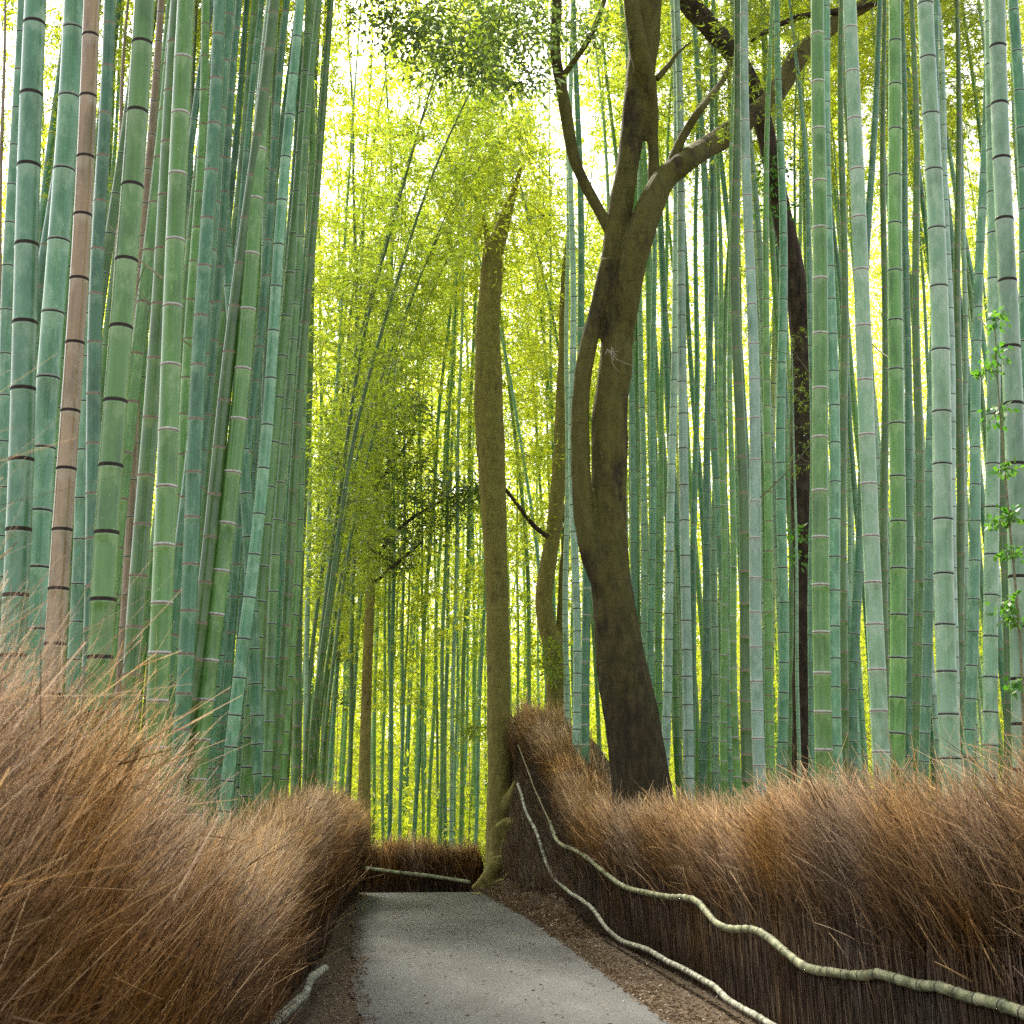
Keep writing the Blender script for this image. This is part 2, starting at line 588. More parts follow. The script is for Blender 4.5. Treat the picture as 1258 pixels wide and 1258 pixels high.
def culm_mesh(seed, H=16., r0=.06, bend=.5, power=3., sides=14, mats=None):
    rng = np.random.default_rng(seed)
    hs, rs, ms, wax, tone = [-.12], [1.0], [0], [0], [.5]
    h = .05 + .1 * rng.random()
    e = .0045
    while h < H - .25:
        L = min(.40, .15 + .062 * h) * (1 - .4 * max(0, h / H - .6)) * rng.uniform(.92, 1.08)
        t0, t1 = tone[-1], rng.random()
        for (a, b, m, w, t) in [(h - .09 * L / .4, 1.0, 0, .25, t0), (h - 4 * e, 1.0, 0, 1, t0), (h - 2.0 * e, 1.04, 1, 1, t0), (h - .5 * e, .99, 1, .5, t0), (h + .2 * e, 1.03, 2, 0, t0),
                                (h + 2.4 * e, 1.03, 0, .3, t1), (h + 5 * e, 1.0, 0, .1, t1), (h + L * .5, .992, 0, 0, t1)]:
            hs.append(a)
            rs.append(b)
            ms.append(m)
            wax.append(w)
            tone.append(t)
        h += L
    hs, rs = np.array(hs), np.array(rs)
    pts = culm_axis(hs, H, bend, power, seed)
    rad = culm_rad(np.maximum(hs, 0), H, r0) * rs
    V, Q = tube_arrays(pts, rad, sides, cap=True)
    n, extra = len(hs), len(Q) - sides * (len(hs) - 1)
    # a row of faces between ring k and k+1 takes the material and tone of ring k
    mi = np.concatenate([np.repeat(ms[:-1], sides), np.zeros(extra, int)])
    tn = np.concatenate([np.repeat(tone[1:], sides), np.full(extra, .5)])
    wv = np.concatenate([np.repeat(wax, sides), [0, 0]])
    return mesh_np('culm', V, Q, mats or [SK['G'], NODE_D, NODE_P], mi, True, {'rnd': ('FACE', tn), 'wax': ('POINT', wv)})


def crown_mesh(seed, H, bend, power, h0, nbr, nleaf, blen, leaf=(.13, .024), mats=None):
    rng = np.random.default_rng(seed + 900)
    acc = Acc()
    for k in range(nbr):
        h = h0 + (H - h0) * (k + rng.random()) / nbr
        p = culm_axis(np.array([h]), H, bend, power, seed)[0]
        t = (h - h0) / (H - h0)
        L = blen * (.55 + .6 * rng.random()) * (1 - .55 * t) * (.45 + .55 * min(1, t * 4 + .3))
        az = rng.random() * 2 * math.pi
        d = np.array([math.cos(az), math.sin(az), rng.uniform(.3, .9)])
        d /= np.linalg.norm(d)
        s = np.linspace(0, 1, 6)[:, None]
        br = p + d * L * s + np.array([0, 0, -.55 * L]) * s ** 2
        V, Q = tube_arrays(br, np.linspace(.007, .002, 6), 3, cap=False)
        acc.add(V, Q, 1)
        # leaf fans along the branch
        nf = max(3, int(nleaf / 5))
        u = .15 + .85 * rng.random(nf) ** .8
        base = p + d * (L * u)[:, None] + np.array([0, 0, -.55 * L]) * (u ** 2)[:, None]
        base = base + rng.normal(0, .12 * L ** .5, (nf, 3))
        fd = d * .7 + rng.normal(0, .55, (nf, 3)) + np.array([0, 0, -.45])
        pos = np.repeat(base, 5, 0) + rng.normal(0, .03, (nf * 5, 3))
        dr = np.repeat(fd, 5, 0) + rng.normal(0, .45, (nf * 5, 3))
        V, Q = leaf_quads(pos, dr, leaf[0] * rng.uniform(.6, 1.2, nf * 5), leaf[1] * rng.uniform(.7, 1.2, nf * 5), rng)
        acc.add(V, Q, 0, np.clip(rng.normal(.5, .25, nf * 5), 0, 1))
    return acc.mesh('leaf_crown', mats or [LEAF_G, TWIG])


NEAR = [(culm_mesh(s, 17., .06, b, 4., 16), crown_mesh(s, 17., b, 4., 12.6, 20, 45, 1.4)) for s, b in ((1, .5), (2, .9), (3, -.4), (4, .2))]
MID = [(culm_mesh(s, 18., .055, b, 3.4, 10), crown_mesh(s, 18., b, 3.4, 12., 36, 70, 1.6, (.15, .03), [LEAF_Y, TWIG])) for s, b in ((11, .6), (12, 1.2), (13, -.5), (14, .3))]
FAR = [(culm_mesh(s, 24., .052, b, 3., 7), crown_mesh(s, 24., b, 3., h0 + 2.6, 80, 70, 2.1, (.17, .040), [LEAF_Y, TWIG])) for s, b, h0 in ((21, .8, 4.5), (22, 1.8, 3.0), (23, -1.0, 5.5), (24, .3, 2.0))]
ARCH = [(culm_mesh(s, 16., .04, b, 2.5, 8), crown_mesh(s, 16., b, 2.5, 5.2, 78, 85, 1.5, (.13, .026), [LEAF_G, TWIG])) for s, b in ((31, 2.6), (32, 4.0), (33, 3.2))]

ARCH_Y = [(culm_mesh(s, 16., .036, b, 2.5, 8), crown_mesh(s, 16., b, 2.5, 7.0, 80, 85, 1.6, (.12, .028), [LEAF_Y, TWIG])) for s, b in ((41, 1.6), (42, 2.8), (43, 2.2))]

NODES = {'d': (NODE_D, NODE_P), 'w': (NODE_B, NODE_W), 'b': (NODE_B, NODE_B), 'k': (NODE_D, NODE_D)}


def place_bamboo(proto, base, axis, spin, scale, skin, node, label, group, crown=True):
    root = empty('bamboo', base)
    q = Vector((0, 0, 1)).rotation_difference(Vector(axis).normalized())
    root.rotation_mode = 'QUATERNION'
    root.rotation_quaternion = q @ Quaternion((0, 0, 1), spin)
    root.scale = (scale,) * 3
    tag(root, label, 'bamboo', group)
    c = link('culm', proto[0], root)
    for k, mm in enumerate((SK[skin], *NODES[node])):
        c.material_slots[k].link = 'OBJECT'
        c.material_slots[k].material = mm
    if crown:
        link('leaf_crown', proto[1], root)
    return root


# ------------------------------------------------------------------ traced culms:
# (x at photo row 200, x at photo row 700, width in px, skin, nodes, depth or 0)
LEFT = [
    (3, -7, 10, 'D', 'd', 11), (20, -4, 17, 'B', 'd', 9.2), (39, 16, 31, 'B', 'k', 0), (56, 36, 9, 'W', 'd', 13), (77, 50, 29, 'B', 'd', 7.0),
    (102, 74, 25, 'D', 'k', 6.4), (113, 91, 8, 'T', 'd', 16), (124, 98, 8, 'T', 'd', 17), (125, 111, 19, 'T', 'b', 9.5),
    (141, 133, 10, 'D', 'd', 14), (176, 156, 14, 'D', 'd', 12.5), (162, 131, 30, 'G', 'k', 6.2), (180, 147, 8, 'W', 'd', 15),
    (189, 164, 10, 'B', 'd', 15), (203, 173, 22, 'O', 'b', 8.2), (221, 198, 26, 'G', 'w', 7.4), (237, 208, 10, 'O', 'b', 15),
    (247, 218, 15, 'G', 'b', 12), (262, 232, 20, 'T', 'b', 10.5), (298, 240, 14, 'G', 'b', 14), (311, 252, 18, 'O', 'b', 10.8),
    (320, 271, 22, 'G', 'w', 9.2), (274, 305, 16, 'T', 'd', 12.5), (328, 311, 11, 'P', 'd', 17), (291, 286, 7, 'P', 'd', 20),
    (339, 322, 12, 'O', 'b', 15.0), (357, 316, 12, 'P', 'd', 16.5), (370, 337, 15, 'P', 'd', 14.0), (381, 360, 10, 'O', 'b', 18.5),
    (386, 370, 11, 'O', 'b', 17.5), (392, 380, 7, 'P', 'd', 21), (347, 349, 6, 'P', 'd', 22), (268, 292, 7, 'W', 'd', 18),
]
RIGHT = [
    (700, 706, 10, 'W', 'd', 19.5), (714, 719, 11, 'T', 'w', 19), (770, 779, 9, 'B', 'd', 19), (786, 791, 9, 'P', 'd', 20),
    (806, 801, 9, 'B', 'd', 19), (817, 811, 8, 'G', 'b', 22), (838, 823, 11, 'W', 'd', 17), (828, 832, 6, 'O', 'd', 24),
    (836, 842, 13, 'W', 'd', 16.5), (860, 853, 9, 'T', 'b', 20), (876, 868, 10, 'T', 'd', 18.5), (882, 879, 9, 'P', 'd', 19.5),
    (885, 889, 9, 'G', 'w', 17.5), (890, 900, 9, 'G', 'w', 15), (899, 913, 14, 'O', 'b', 14), (918, 929, 15, 'W', 'w', 13.4),
    (927, 940, 6, 'G', 'b', 21), (957, 947, 10, 'Y', 'd', 21), (936, 944, 11, 'G', 'b', 14.5), (963, 961, 13, 'B', 'd', 16), (975, 972, 8, 'G', 'b', 18),
    (975, 979, 5, 'P', 'd', 16.2), (1004, 999, 10, 'B', 'd', 15.2), (1005, 1009, 21, 'G', 'w', 9.6), (1018, 1026, 14, 'B', 'd', 13.5),
    (1037, 1036, 12, 'O', 'b', 14), (1048, 1045, 7, 'P', 'd', 22), (1066, 1054, 12, 'T', 'd', 15), (1053, 1072, 21, 'P', 'w', 9.3),
    (1086, 1087, 11, 'O', 'b', 16), (1102, 1101, 20, 'G', 'd', 9.8), (1116, 1117, 11, 'T', 'd', 15), (1127, 1129, 12, 'O', 'b', 13),
    (1154, 1141, 13, 'B', 'd', 12.5), (1143, 1162, 24, 'P', 'd', 8.3), (1168, 1171, 11, 'W', 'd', 15), (1177, 1179, 11, 'O', 'b', 16),
    (1188, 1186, 9, 'P', 'd', 18), (1207, 1195, 14, 'B', 'd', 11.5), (1219, 1219, 18, 'P', 'd', 9.9), (1229, 1236, 14, 'O', 'b', 12),
    (1234, 1250, 25, 'P', 'k', 7.6), (1256, 1266, 18, 'T', 'd', 9.5), (752, 768, 8, 'P', 'd', 22), (698, 696, 7, 'W', 'd', 24),
]
COLNAME = {'B': 'blue-green', 'T': 'dark teal', 'G': 'mid-green', 'O': 'dark olive', 'P': 'pale grey-green', 'W': 'whitish-green', 'D': 'dead tan', 'Y': 'sunlit yellow-green'}
NODENAME = {'d': 'thin dark joints', 'w': 'white joint rings', 'b': 'tan joint rings', 'k': 'bold dark joints'}
ORD = ['first', 'second', 'third', 'fourth', 'fifth', 'sixth', 'seventh', 'eighth', 'ninth', 'tenth', 'eleventh', 'twelfth', 'thirteenth', 'fourteenth', 'fifteenth', 'sixteenth', 'seventeenth', 'eighteenth', 'nineteenth', 'twentieth']


def traced(rows, left):
    order = sorted(range(len(rows)), key=lambda k: rows[k][1])
    xs_ = [rows[k][1] for k in order]
    for k, (xa, xb, w, sk, nd, dep) in enumerate(rows):
        d = dep or F_PX * .125 / w
        if left:
            d = max(d, 1.30 * F_PX / (463 - xb))
        a, b = at_y(xa, 200, d), at_y(xb, 700, d)
        ax = (a - b).normalized()
        base = b + ax * ((gz(b.x, d) - b.z) / ax.z)
        base.z = gz(base.x, base.y)
        dist = (b - EYE).dot(FWD)
        hgt = (b.z - base.z)
        diam = w * dist / F_PX
        s = diam / .118
        proto = NEAR[(k * 7 + 3) % len(NEAR)]
        r = order.index(k)
        if left:
            marks = [('left edge', -40, 1), ('left grove end', 400, -1)]
        else:
            marks = [('big forked trunk', 792, 1), ('dark leaning trunk', 985, 0), ('right edge', 1290, -1)]
        best = None
        for nm, mx, sg in marks:
            if sg >= 0 and rows[k][1] > mx:
                c = sum(1 for x in xs_ if mx < x < rows[k][1])
                t_ = f'{ORD[min(c, 19)]} front culm ' + ('from the left edge' if nm == 'left edge' else f'right of {nm}')
                if best is None or c < best[0]:
                    best = (c, t_)
            if sg <= 0 and rows[k][1] < mx:
                c = sum(1 for x in xs_ if rows[k][1] < x < mx)
                t_ = f'{ORD[min(c, 19)]} front culm ' + (f'from the {nm}' if 'edge' in nm or 'end' in nm else f'left of {nm}')
                if best is None or c < best[0]:
                    best = (c, t_)
        if not left and rows[k][1] < 792:
            best = (0, f'{ORD[sum(1 for x in xs_ if x > rows[k][1] and x < 792)]} front culm left of big forked trunk')
        th = 'thick ' if w >= 20 else ('slim ' if w <= 10 else '')
        lab = f'{th}{COLNAME[sk]} bamboo with {NODENAME[nd]}, {best[1]}'
        o = place_bamboo(proto, base, ax, random.uniform(0, 6.28), s, sk, nd, lab, 'bamboo of the left grove' if left else 'bamboo of the right grove')
        if w >= 14 and k % 3 == 0 or sk == 'O' and k % 2:
            twig(o, proto, s, k)


def twig(root, proto, s, seed):
    rng = np.random.default_rng(seed + 60)
    h = rng.uniform(4.2, 6.5) / s
    az = rng.random() * 6.28
    d = np.array([math.cos(az), math.sin(az), .8])
    p = np.array([0, 0, h]) + d * (.05, .05, 0)
    L = rng.uniform(.35, .7)
    acc = Acc()
    pts = spline([p, p + d * L * .5 + rng.normal(0, .02, 3), p + d * L + rng.normal(0, .05, 3)], 5)
    V, Q = tube_arrays(pts, np.linspace(.007, .003, len(pts)), 5)
    acc.add(V, Q)
    for j in (4, 7):
        q = pts[j] + (d * (1, 1, .3) + rng.normal(0, .5, 3)) * .22
        V, Q = tube_arrays(spline([pts[j], (pts[j] + q) / 2 + rng.normal(0, .02, 3), q], 3), .0028, 4)
        acc.add(V, Q)
    link('branch', acc.mesh('branch', [TWIG]), root)


traced(LEFT, True)
traced(RIGHT, False)


# ------------------------------------------------------------------ filler culms behind the traced ones
def fill(n, xr, dr, skins, protos, dia, lean, label, group, seed, node='ddb', bare=0):
    rng = random.Random(seed)
    for k in range(n):
        px = xr[0] + (xr[1] - xr[0]) * (k + rng.random()) / n
        d = rng.uniform(*dr)
        b = at_y(px, 700, d)
        ax = Vector((rng.gauss(lean, 1.1) * .0175, rng.gauss(0, .8) * .0175, 1)).normalized()
        base = b + ax * ((gz(b.x, d) - b.z) / ax.z)
        base.z = gz(base.x, base.y)
        if base.y > 21 and -5 < base.x < 1.6 and base.y < 29.5:
            base.y += 7
            base.z = gz(base.x, base.y)
        sc = rng.uniform(*dia) / .11
        place_bamboo(protos[k % len(protos)], base, ax, rng.uniform(0, 6.28), sc, rng.choice(skins), rng.choice(node), label, group, crown=not (bare and k % bare == 0))


fill(54, (-15, 368), (11, 20), 'TGGOTGB', MID, (.10, .14), 1.3, 'background bamboo standing in the shade behind the front row of the left grove', 'shaded bamboo of the left grove', 1)
fill(14, (-15, 400), (19, 30), 'TGTO', FAR, (.09, .12), .6, 'leafy distant bamboo glimpsed through gaps of the left grove', 'leafy bamboo behind the left grove', 6)
fill(62, (770, 1320), (18, 28), 'BPWTGPG', MID, (.11, .15), -.2, 'background bamboo standing behind the front row of the right grove', 'background bamboo of the right grove', 2)
fill(45, (385, 600), (29, 46), 'GTPBO', FAR, (.08, .125), .3, 'distant thin bamboo standing beyond the far brushwood fence at the path end', 'distant bamboo beyond the path end', 3, bare=2)
fill(15, (615, 860), (27, 44), 'GTPBY', FAR, (.08, .12), -.4, 'distant thin bamboo seen around the tree trunks right of the path end', 'distant bamboo behind the tree trunks', 4)
fill(9, (860, 1262), (30, 46), 'GTPBY', FAR, (.09, .12), -.2, 'distant bamboo glimpsed through gaps of the right grove', 'distant bamboo of the right grove', 5)

# arching thin culms leaning over the path from the left grove
rng_ = random.Random(9)
for k, (px, d, b, sc) in enumerate([(381, 21, 0, 1.0), (387, 23, 1, 1.0), (392, 24, 2, .95), (376, 20, 2, 1.05), (396, 31, 1, 1.15), (390, 33, 0, 1.2), (402, 33, 1, 1.1), (384, 27, 1, 1.05), (372, 25, 0, 1.1)]):
    p = at_y(px, 950, d)
    x, y = p.x, p.y
    place_bamboo(ARCH[b], (x, y, gz(x, y)), (rng_.uniform(-.01, .04), rng_.uniform(-.03, .03), 1), rng_.uniform(-.45, .35), sc * rng_.uniform(.95, 1.05), 'O', 'b',
                 'slender dark bamboo at the left grove end arching right over the path with feathery leaves', 'arching bamboo at the left grove end')
for k, (px, d, b, sc, yaw) in enumerate([(648, 30, 1, 1.45, 2.9), (702, 33, 0, 1.5, 3.3), (742, 29, 2, 1.4, 2.7), (668, 37, 2, 1.6, 3.5), (758, 34, 1, 1.55, 3.0), (628, 40, 0, 1.65, 3.1), (392, 34, 0, 1.6, .2)]):
    p = at_y(px, 900, d)
    place_bamboo(ARCH_Y[b], (p.x, d, gz(p.x, d)), (rng_.uniform(-.03, .03), rng_.uniform(-.05, .0), 1), yaw, sc, 'G', 'b',
                 'tall slim bamboo closing the canopy with sunlit leaves high above the path', 'tall bamboo closing the canopy')
# one thin blue culm bowing beside the olive trunk
p = at_y(661, 800, 26)
place_bamboo(ARCH[0], (p.x + .25, 26, gz(p.x, 26)), (-.05, 0, 1), math.pi, .95, 'B', 'd', 'thin blue-green bamboo bowing left just right of the olive trunk', 'distant bamboo behind the tree trunks', crown=False)

# ------------------------------------------------------------------ far grove that reads as one mass of leaves
rng = np.random.default_rng(77)
acc = Acc()
nc = 8600
cy = rng.uniform(48, 84, nc)
cx = rng.uniform(-.50, .72, nc) * cy * 1.15
cz = ground(cx, cy) + np.where(rng.random(nc) < .3, 8 * rng.random(nc), 27 * rng.random(nc)) - .2
ok = (np.sin(cx * .55 + 1.3) + np.sin(cz * .8 + cx * .3) + np.sin(cy * .4) + rng.normal(0, .8, nc)) > -1.3
c = np.stack([cx, cy, cz], 1)[ok]
ny_ = rng.uniform(35, 52, 900)
nx0 = rng.uniform(-.42, .65, 900) * ny_
c = np.concatenate([c, np.stack([nx0, ny_, ground(nx0, ny_) + .1 + 1.1 * rng.random(900) ** 2], 1)])
per = 100
pos = np.repeat(c, per, 0) + rng.normal(0, 1, (len(c) * per, 3)) * (1.3, 1.3, .95)
dr = rng.normal(0, 1, (len(pos), 3)) + (0, 0, -.5)
V, Q = leaf_quads(pos, dr, rng.uniform(.2, .36, len(pos)), rng.uniform(.06, .11, len(pos)), rng)
acc.add(V, Q, 0, np.clip(np.repeat(rng.normal(.55, .25, len(c)), per) + rng.normal(0, .15, len(pos)), 0, 1))
for k in range(150):
    x, y = rng.uniform(-30, 55), rng.uniform(48, 80)
    g = gz(x, y)
    pts = np.array([[x, y, g - .5], [x + rng.normal(0, .2), y, g + 8], [x + rng.normal(0, .7), y, g + 18]])
    V, Q = tube_arrays(pts, [.06, .05, .02], 5)
    acc.add(V, Q, 1)
tag(link('far_grove', acc.mesh('far_grove', [LEAF_Y, SK['G']])), 'far bamboo wood closing the view with sunlit yellow-green leaves', 'bamboo wood', kind='stuff')


# ------------------------------------------------------------------ trees
def limb(pts, d, n=6):
    """pts: (px, py, width_px[, depth]) -> world points + radii"""
    P_ = []
    for p in pts:
        dd = p[3] if len(p) > 3 else d
        w = at_y(p[0], p[1], dd)
        P_.append((w.x, w.y, w.z, p[2] * .5 * (w - EYE).dot(FWD) / F_PX))
    return spline(P_, n)


def solid_from_limbs(name, limbs, mat, voxel=.03, rough=.02, seed=0, roots=()):
    acc = Acc()
    for S in list(limbs) + list(roots):
        V, Q = tube_arrays(S[:, :3], np.maximum(S[:, 3], .012), 14)
        acc.add(V, Q)
    me = mesh_np(name, np.concatenate(acc.v), np.concatenate(acc.q), [mat], None, True)
    tmp = bpy.data.objects.new('tmp', me)
    COL.objects.link(tmp)
    md = tmp.modifiers.new('r', 'REMESH')
    md.mode = 'VOXEL'
    md.voxel_size = voxel
    md.use_smooth_shade = True
    sm = tmp.modifiers.new('s', 'SMOOTH')
    sm.factor = .5
    sm.iterations = 3
    dg = bpy.context.evaluated_depsgraph_get()
    out = bpy.data.meshes.new_from_object(tmp.evaluated_get(dg))
    out.name = name
    bpy.data.objects.remove(tmp)
    bpy.data.meshes.remove(me)
    n = len(out.vertices)
    co = np.empty(n * 3, np.float32)
    out.vertices.foreach_get('co', co)
    co = co.reshape(-1, 3)
    no = np.empty(n * 3, np.float32)
    out.vertices.foreach_get('normal', no)
    no = no.reshape(-1, 3)
    r = np.random.default_rng(seed)
    disp = np.zeros(n)
    for f, a in ((3, 1.0), (7, .6), (15, .4), (30, .25)):
        k = r.normal(size=(5, 3)) * f * (1, 1, .45)
        ph = r.random(5) * 6.28
        disp += a * np.sin(co @ k.T + ph).mean(1)
    co = co + no * (disp * rough)[:, None]
    out.vertices.foreach_set('co', co.astype(np.float32).ravel())
    out.polygons.foreach_set('use_smooth', np.ones(len(out.polygons), bool))
    if not out.materials:
        out.materials.append(mat)
    out.update()
    return out


def local(me, root):
    me.transform(Matrix.Translation(-root.location))
    return me


def leaf_cloud(clusters, per, size, leaf, mats, seed, flat=.7, droop=-.25):
    rng = np.random.default_rng(seed)
    acc = Acc()
    for c_ in clusters:
        cpos, rad = np.array(c_[:3]), c_[3]
        nsub = max(3, int(per / 14))
        sub = cpos + rng.normal(0, .5, (nsub, 3)) * rad * (1, 1, flat)
        pos = np.repeat(sub, 14, 0) + rng.normal(0, size, (nsub * 14, 3)) * (1, 1, .6)
        dr = pos - np.repeat(sub, 14, 0) + rng.normal(0, .06, pos.shape) + (0, 0, droop * .2)
        V, Q = leaf_quads(pos, dr, leaf[0] * rng.uniform(.6, 1.25, len(pos)), leaf[1] * rng.uniform(.7, 1.2, len(pos)), rng)
        acc.add(V, Q, 0, np.clip(np.repeat(rng.normal(.5, .25, nsub), 14) + rng.normal(0, .15, len(pos)), 0, 1))
        # a few fine twigs carry the cluster
        k = min(nsub, 10)
        V, Q, _ = strands(np.repeat(cpos[None], k, 0), sub[:k] - cpos + 1e-4, np.linalg.norm(sub[:k] - cpos, axis=1), .012, rng, None, 3, .5)
        acc.add(V, Q, 1)
    return acc.mesh('crown', mats)


def ground_end(px, d):
    x = at_y(px, 985, d).x
    return x, gz(x, d)


# --- the big forked tree
dA = 15.5
xA, zA = ground_end(791, dA)
tA = empty('tree', (xA, dA, zA))
tag(tA, 'big forked dark mossy tree trunk rising behind the right brushwood fence', 'tree')
gA = proj((xA, dA, zA - .1))
main = limb([(gA[0] + 4, gA[1], 104), (791, 1010, 84), (787, 960, 75), (777, 890, 68), (766, 830, 64), (758, 770, 58), (750, 700, 52), (748, 640, 44), (749, 560, 43), (750, 500, 45), (757, 440, 44), (756, 395, 40), (754, 330, 33), (762, 260, 31), (773, 190, 32), (786, 100, 34), (794, 30, 34), (799, -60, 32), (806, -170, 28)], dA)
right = limb([(764, 430, 30), (770, 365, 34, dA - .16), (782, 302, 35, dA - .24), (797, 258, 33, dA - .2), (815, 222, 31, dA - .1), (845, 196, 29), (875, 176, 28, 16.2), (910, 152, 27, 16.4), (950, 118, 26, 16.7), (985, 66, 25, 17), (1030, 25, 20, 17.2), (1085, -8, 16, 17.4), (1130, -60, 13, 17.5)], dA)
stem2 = limb([(746, 735, 26), (728, 690, 27), (718, 640, 27), (714, 590, 25), (712, 520, 24), (716, 460, 24), (725, 415, 23), (738, 365, 21), (748, 320, 18)], dA - .1)
lead3 = limb([(794, 285, 16), (801, 250, 17), (802, 215, 16), (801, 160, 17), (797, 110, 21, dA - .12), (787, 70, 22, dA - .22), (776, 10, 18, dA - .25), (768, -60, 14, dA - .25), (764, -130, 9, dA - .25)], dA)
meA = local(solid_from_limbs('trunk', [main, right, stem2, lead3], BARK_A, .02, .022, 4), tA)
link('trunk', meA, tA)
for br in ([(764, 305, 20), (752, 284, 20), (738, 262, 15), (718, 225, 14), (704, 190, 14), (697, 150, 15), (689, 105, 14), (682, 60, 13), (684, 10, 13), (684, -60, 11)],
           [(689, 96, 8), (705, 75, 7), (722, 50, 7), (736, 20, 6), (748, -20, 5)],
           [(822, 212, 16), (829, 190, 13), (842, 162, 11), (862, 132, 10), (884, 104, 9, 16.5), (905, 70, 9, 17)],
           [(806, 98, 9), (822, 80, 8), (832, 66, 6), (850, 50, 4)]):
    link('branch', local(solid_from_limbs('branch', [limb(br, dA)], BARK_A, .02, .01, 8), tA), tA)
# dead twigs at the old wound
acc = Acc()
r8 = np.random.default_rng(5)
w0 = np.array(at_y(752, 430, dA - .32))
for k in range(9):
    e_ = w0 + r8.normal(0, .1, 3) * (1.3, .5, 1) + (.06, -.12, -.12)
    V, Q = tube_arrays(spline([w0 + r8.normal(0, .04, 3), (w0 + e_) / 2 + r8.normal(0, .03, 3), e_], 4), np.linspace(.006, .003, 9), 4)
    acc.add(V, Q)
link('dead_twigs', local(acc.mesh('dead_twigs', [plain_mat('dead_twig', (.3, .24, .17), (.5, .42, .33))]), tA), tA)
cl = []
for (px, py, d, r_) in [(515, 45, 14.5, .45), (560, 70, 14.2, .5), (600, 25, 14, .5), (545, 10, 14.6, .5), (640, 50, 14.4, .45), (590, 90, 14.2, .35), (660, 15, 14.6, .5), (620, -20, 14.8, .6), (700, -60, 15.2, .9), (780, -150, 15.5, 1.2), (560, -80, 14, .9), (860, -160, 16, 1.2), (980, -130, 18, 1.2), (720, 40, 15.2, .4), (480, 20, 14.6, .4), (640, 100, 14.4, .25)]:
    w = at_y(px, py, d)
    cl.append((w.x, w.y, w.z, r_))
link('crown', local(leaf_cloud(cl, 420, .16, (.095, .04), [LEAF_D, BARK_B], 21), tA), tA)

# --- dark trunk leaning among the right culms
dB = 17.3
xB, zB = ground_end(990, dB)
tB = empty('tree', (xB, dB, zB))
tag(tB, 'slim dark tree trunk leaning left among the culms of the right grove', 'tree')
mB = limb([(992, 1010, 36), (990, 900, 32), (988, 800, 29), (986, 700, 27), (985, 600, 27), (986, 500, 28), (985, 430, 29), (980, 370, 30), (970, 310, 28), (958, 255, 26), (947, 200, 25), (936, 150, 24), (922, 105, 24), (896, 62, 26), (868, 30, 27), (842, 0, 26), (815, -60, 22), (800, -120, 18)], dB)
link('trunk', local(solid_from_limbs('trunk', [mB], BARK_B, .03, .03, 14), tB), tB)
link('branch', local(solid_from_limbs('branch', [limb([(922, 50, 7), (950, 34, 7), (985, 20, 8), (1040, 12, 8), (1085, 0, 8)], dB - .2)], BARK_B, .02, .008, 18), tB), tB)
cl = [(*at_y(px, py, dB - .3), r_) for px, py, r_ in ((951, 232, .16), (955, 262, .14), (948, 205, .12), (976, 690, .10), (984, 655, .08), (1060, -60, .9), (860, -80, 1.1), (960, 205, .12))]
link('crown', local(leaf_cloud(cl, 44, .09, (.10, .05), [LEAF_V, BARK_B], 31), tB), tB)

# --- olive trunk at the path end
dC = 23.4
tC = empty('tree', (at_y(611, 1080, dC).x, dC, 0))
tag(tC, 'straight olive-brown tree trunk standing on roots at the end of the path', 'tree')
mC = limb([(612, 1100, 46), (613, 1060, 36), (613, 1000, 31), (614, 950, 30), (613, 880, 29), (612, 800, 28), (610, 720, 29), (607, 640, 31), (604, 570, 33), (600, 510, 37), (600, 460, 35), (600, 400, 31), (603, 350, 28), (605, 318, 26), (610, 298, 22), (618, 275, 15), (626, 252, 12), (634, 226, 8), (640, 205, 4)], dC)
rt = [limb([(612, 1050, 22), (604, 1070, 18), (592, 1083, 12), (580, 1092, 7)], dC - .3), limb([(612, 1052, 22), (616, 1075, 17), (628, 1086, 12), (640, 1094, 7)], dC - .7),
      limb([(616, 1000, 20), (626, 985, 17, 23.2), (634, 968, 13, 23), (640, 955, 9, 23)], dC), limb([(616, 1010, 18), (628, 1030, 16), (636, 1050, 15), (648, 1072, 10)], dC - .5),
      limb([(610, 1060, 20), (602, 1078, 13), (610, 1090, 9), (622, 1093, 6)], dC - 1.0),
      limb([(616, 1030, 16), (630, 1010, 13, 22.8), (640, 1030, 11, 22.3), (644, 1056, 9, 21.8), (640, 1078, 7, 21.4)], dC), limb([(618, 1050, 14), (634, 1062, 11, 22.2), (650, 1066, 8, 21.6), (656, 1084, 6, 21)], dC)]
for pts_ in ([(2.02, 23.3), (2.2, 22.7), (2.15, 22.0), (2.3, 21.3), (2.2, 20.5)], [(2.0, 23.2), (1.95, 22.6), (2.08, 22.0), (1.98, 21.4)], [(2.1, 23.3), (2.35, 22.9), (2.42, 22.2), (2.38, 21.4), (2.45, 20.4)], [(2.0, 23.2), (1.7, 22.8), (1.6, 22.3), (1.75, 21.9)]):
    rt.append(spline([(x, y, gz(x, y) + .005 + .035 * math.sin(y * 9), .06 - .010 * k_) for k_, (x, y) in enumerate(pts_)], 6))
link('trunk', local(solid_from_limbs('trunk', [mC], BARK_C, .025, .022, 24, rt), tC), tC)
link('branch', local(solid_from_limbs('branch', [limb([(606, 322, 13), (600, 300, 9), (597, 282, 6), (592, 262, 3)], dC)], BARK_C, .02, .01, 25), tC), tC)
cl = [(*at_y(px, py, dC + dz), r_) for px, py, dz, r_ in ((612, 262, -.7, .55), (636, 236, -.5, .7), (590, 292, -.7, .5), (580, 215, -.3, .9), (650, 190, -.2, 1.1), (610, 170, .2, 1.3), (668, 265, -.2, .7), (560, 255, 0, .8), (640, 120, .3, 1.4))]
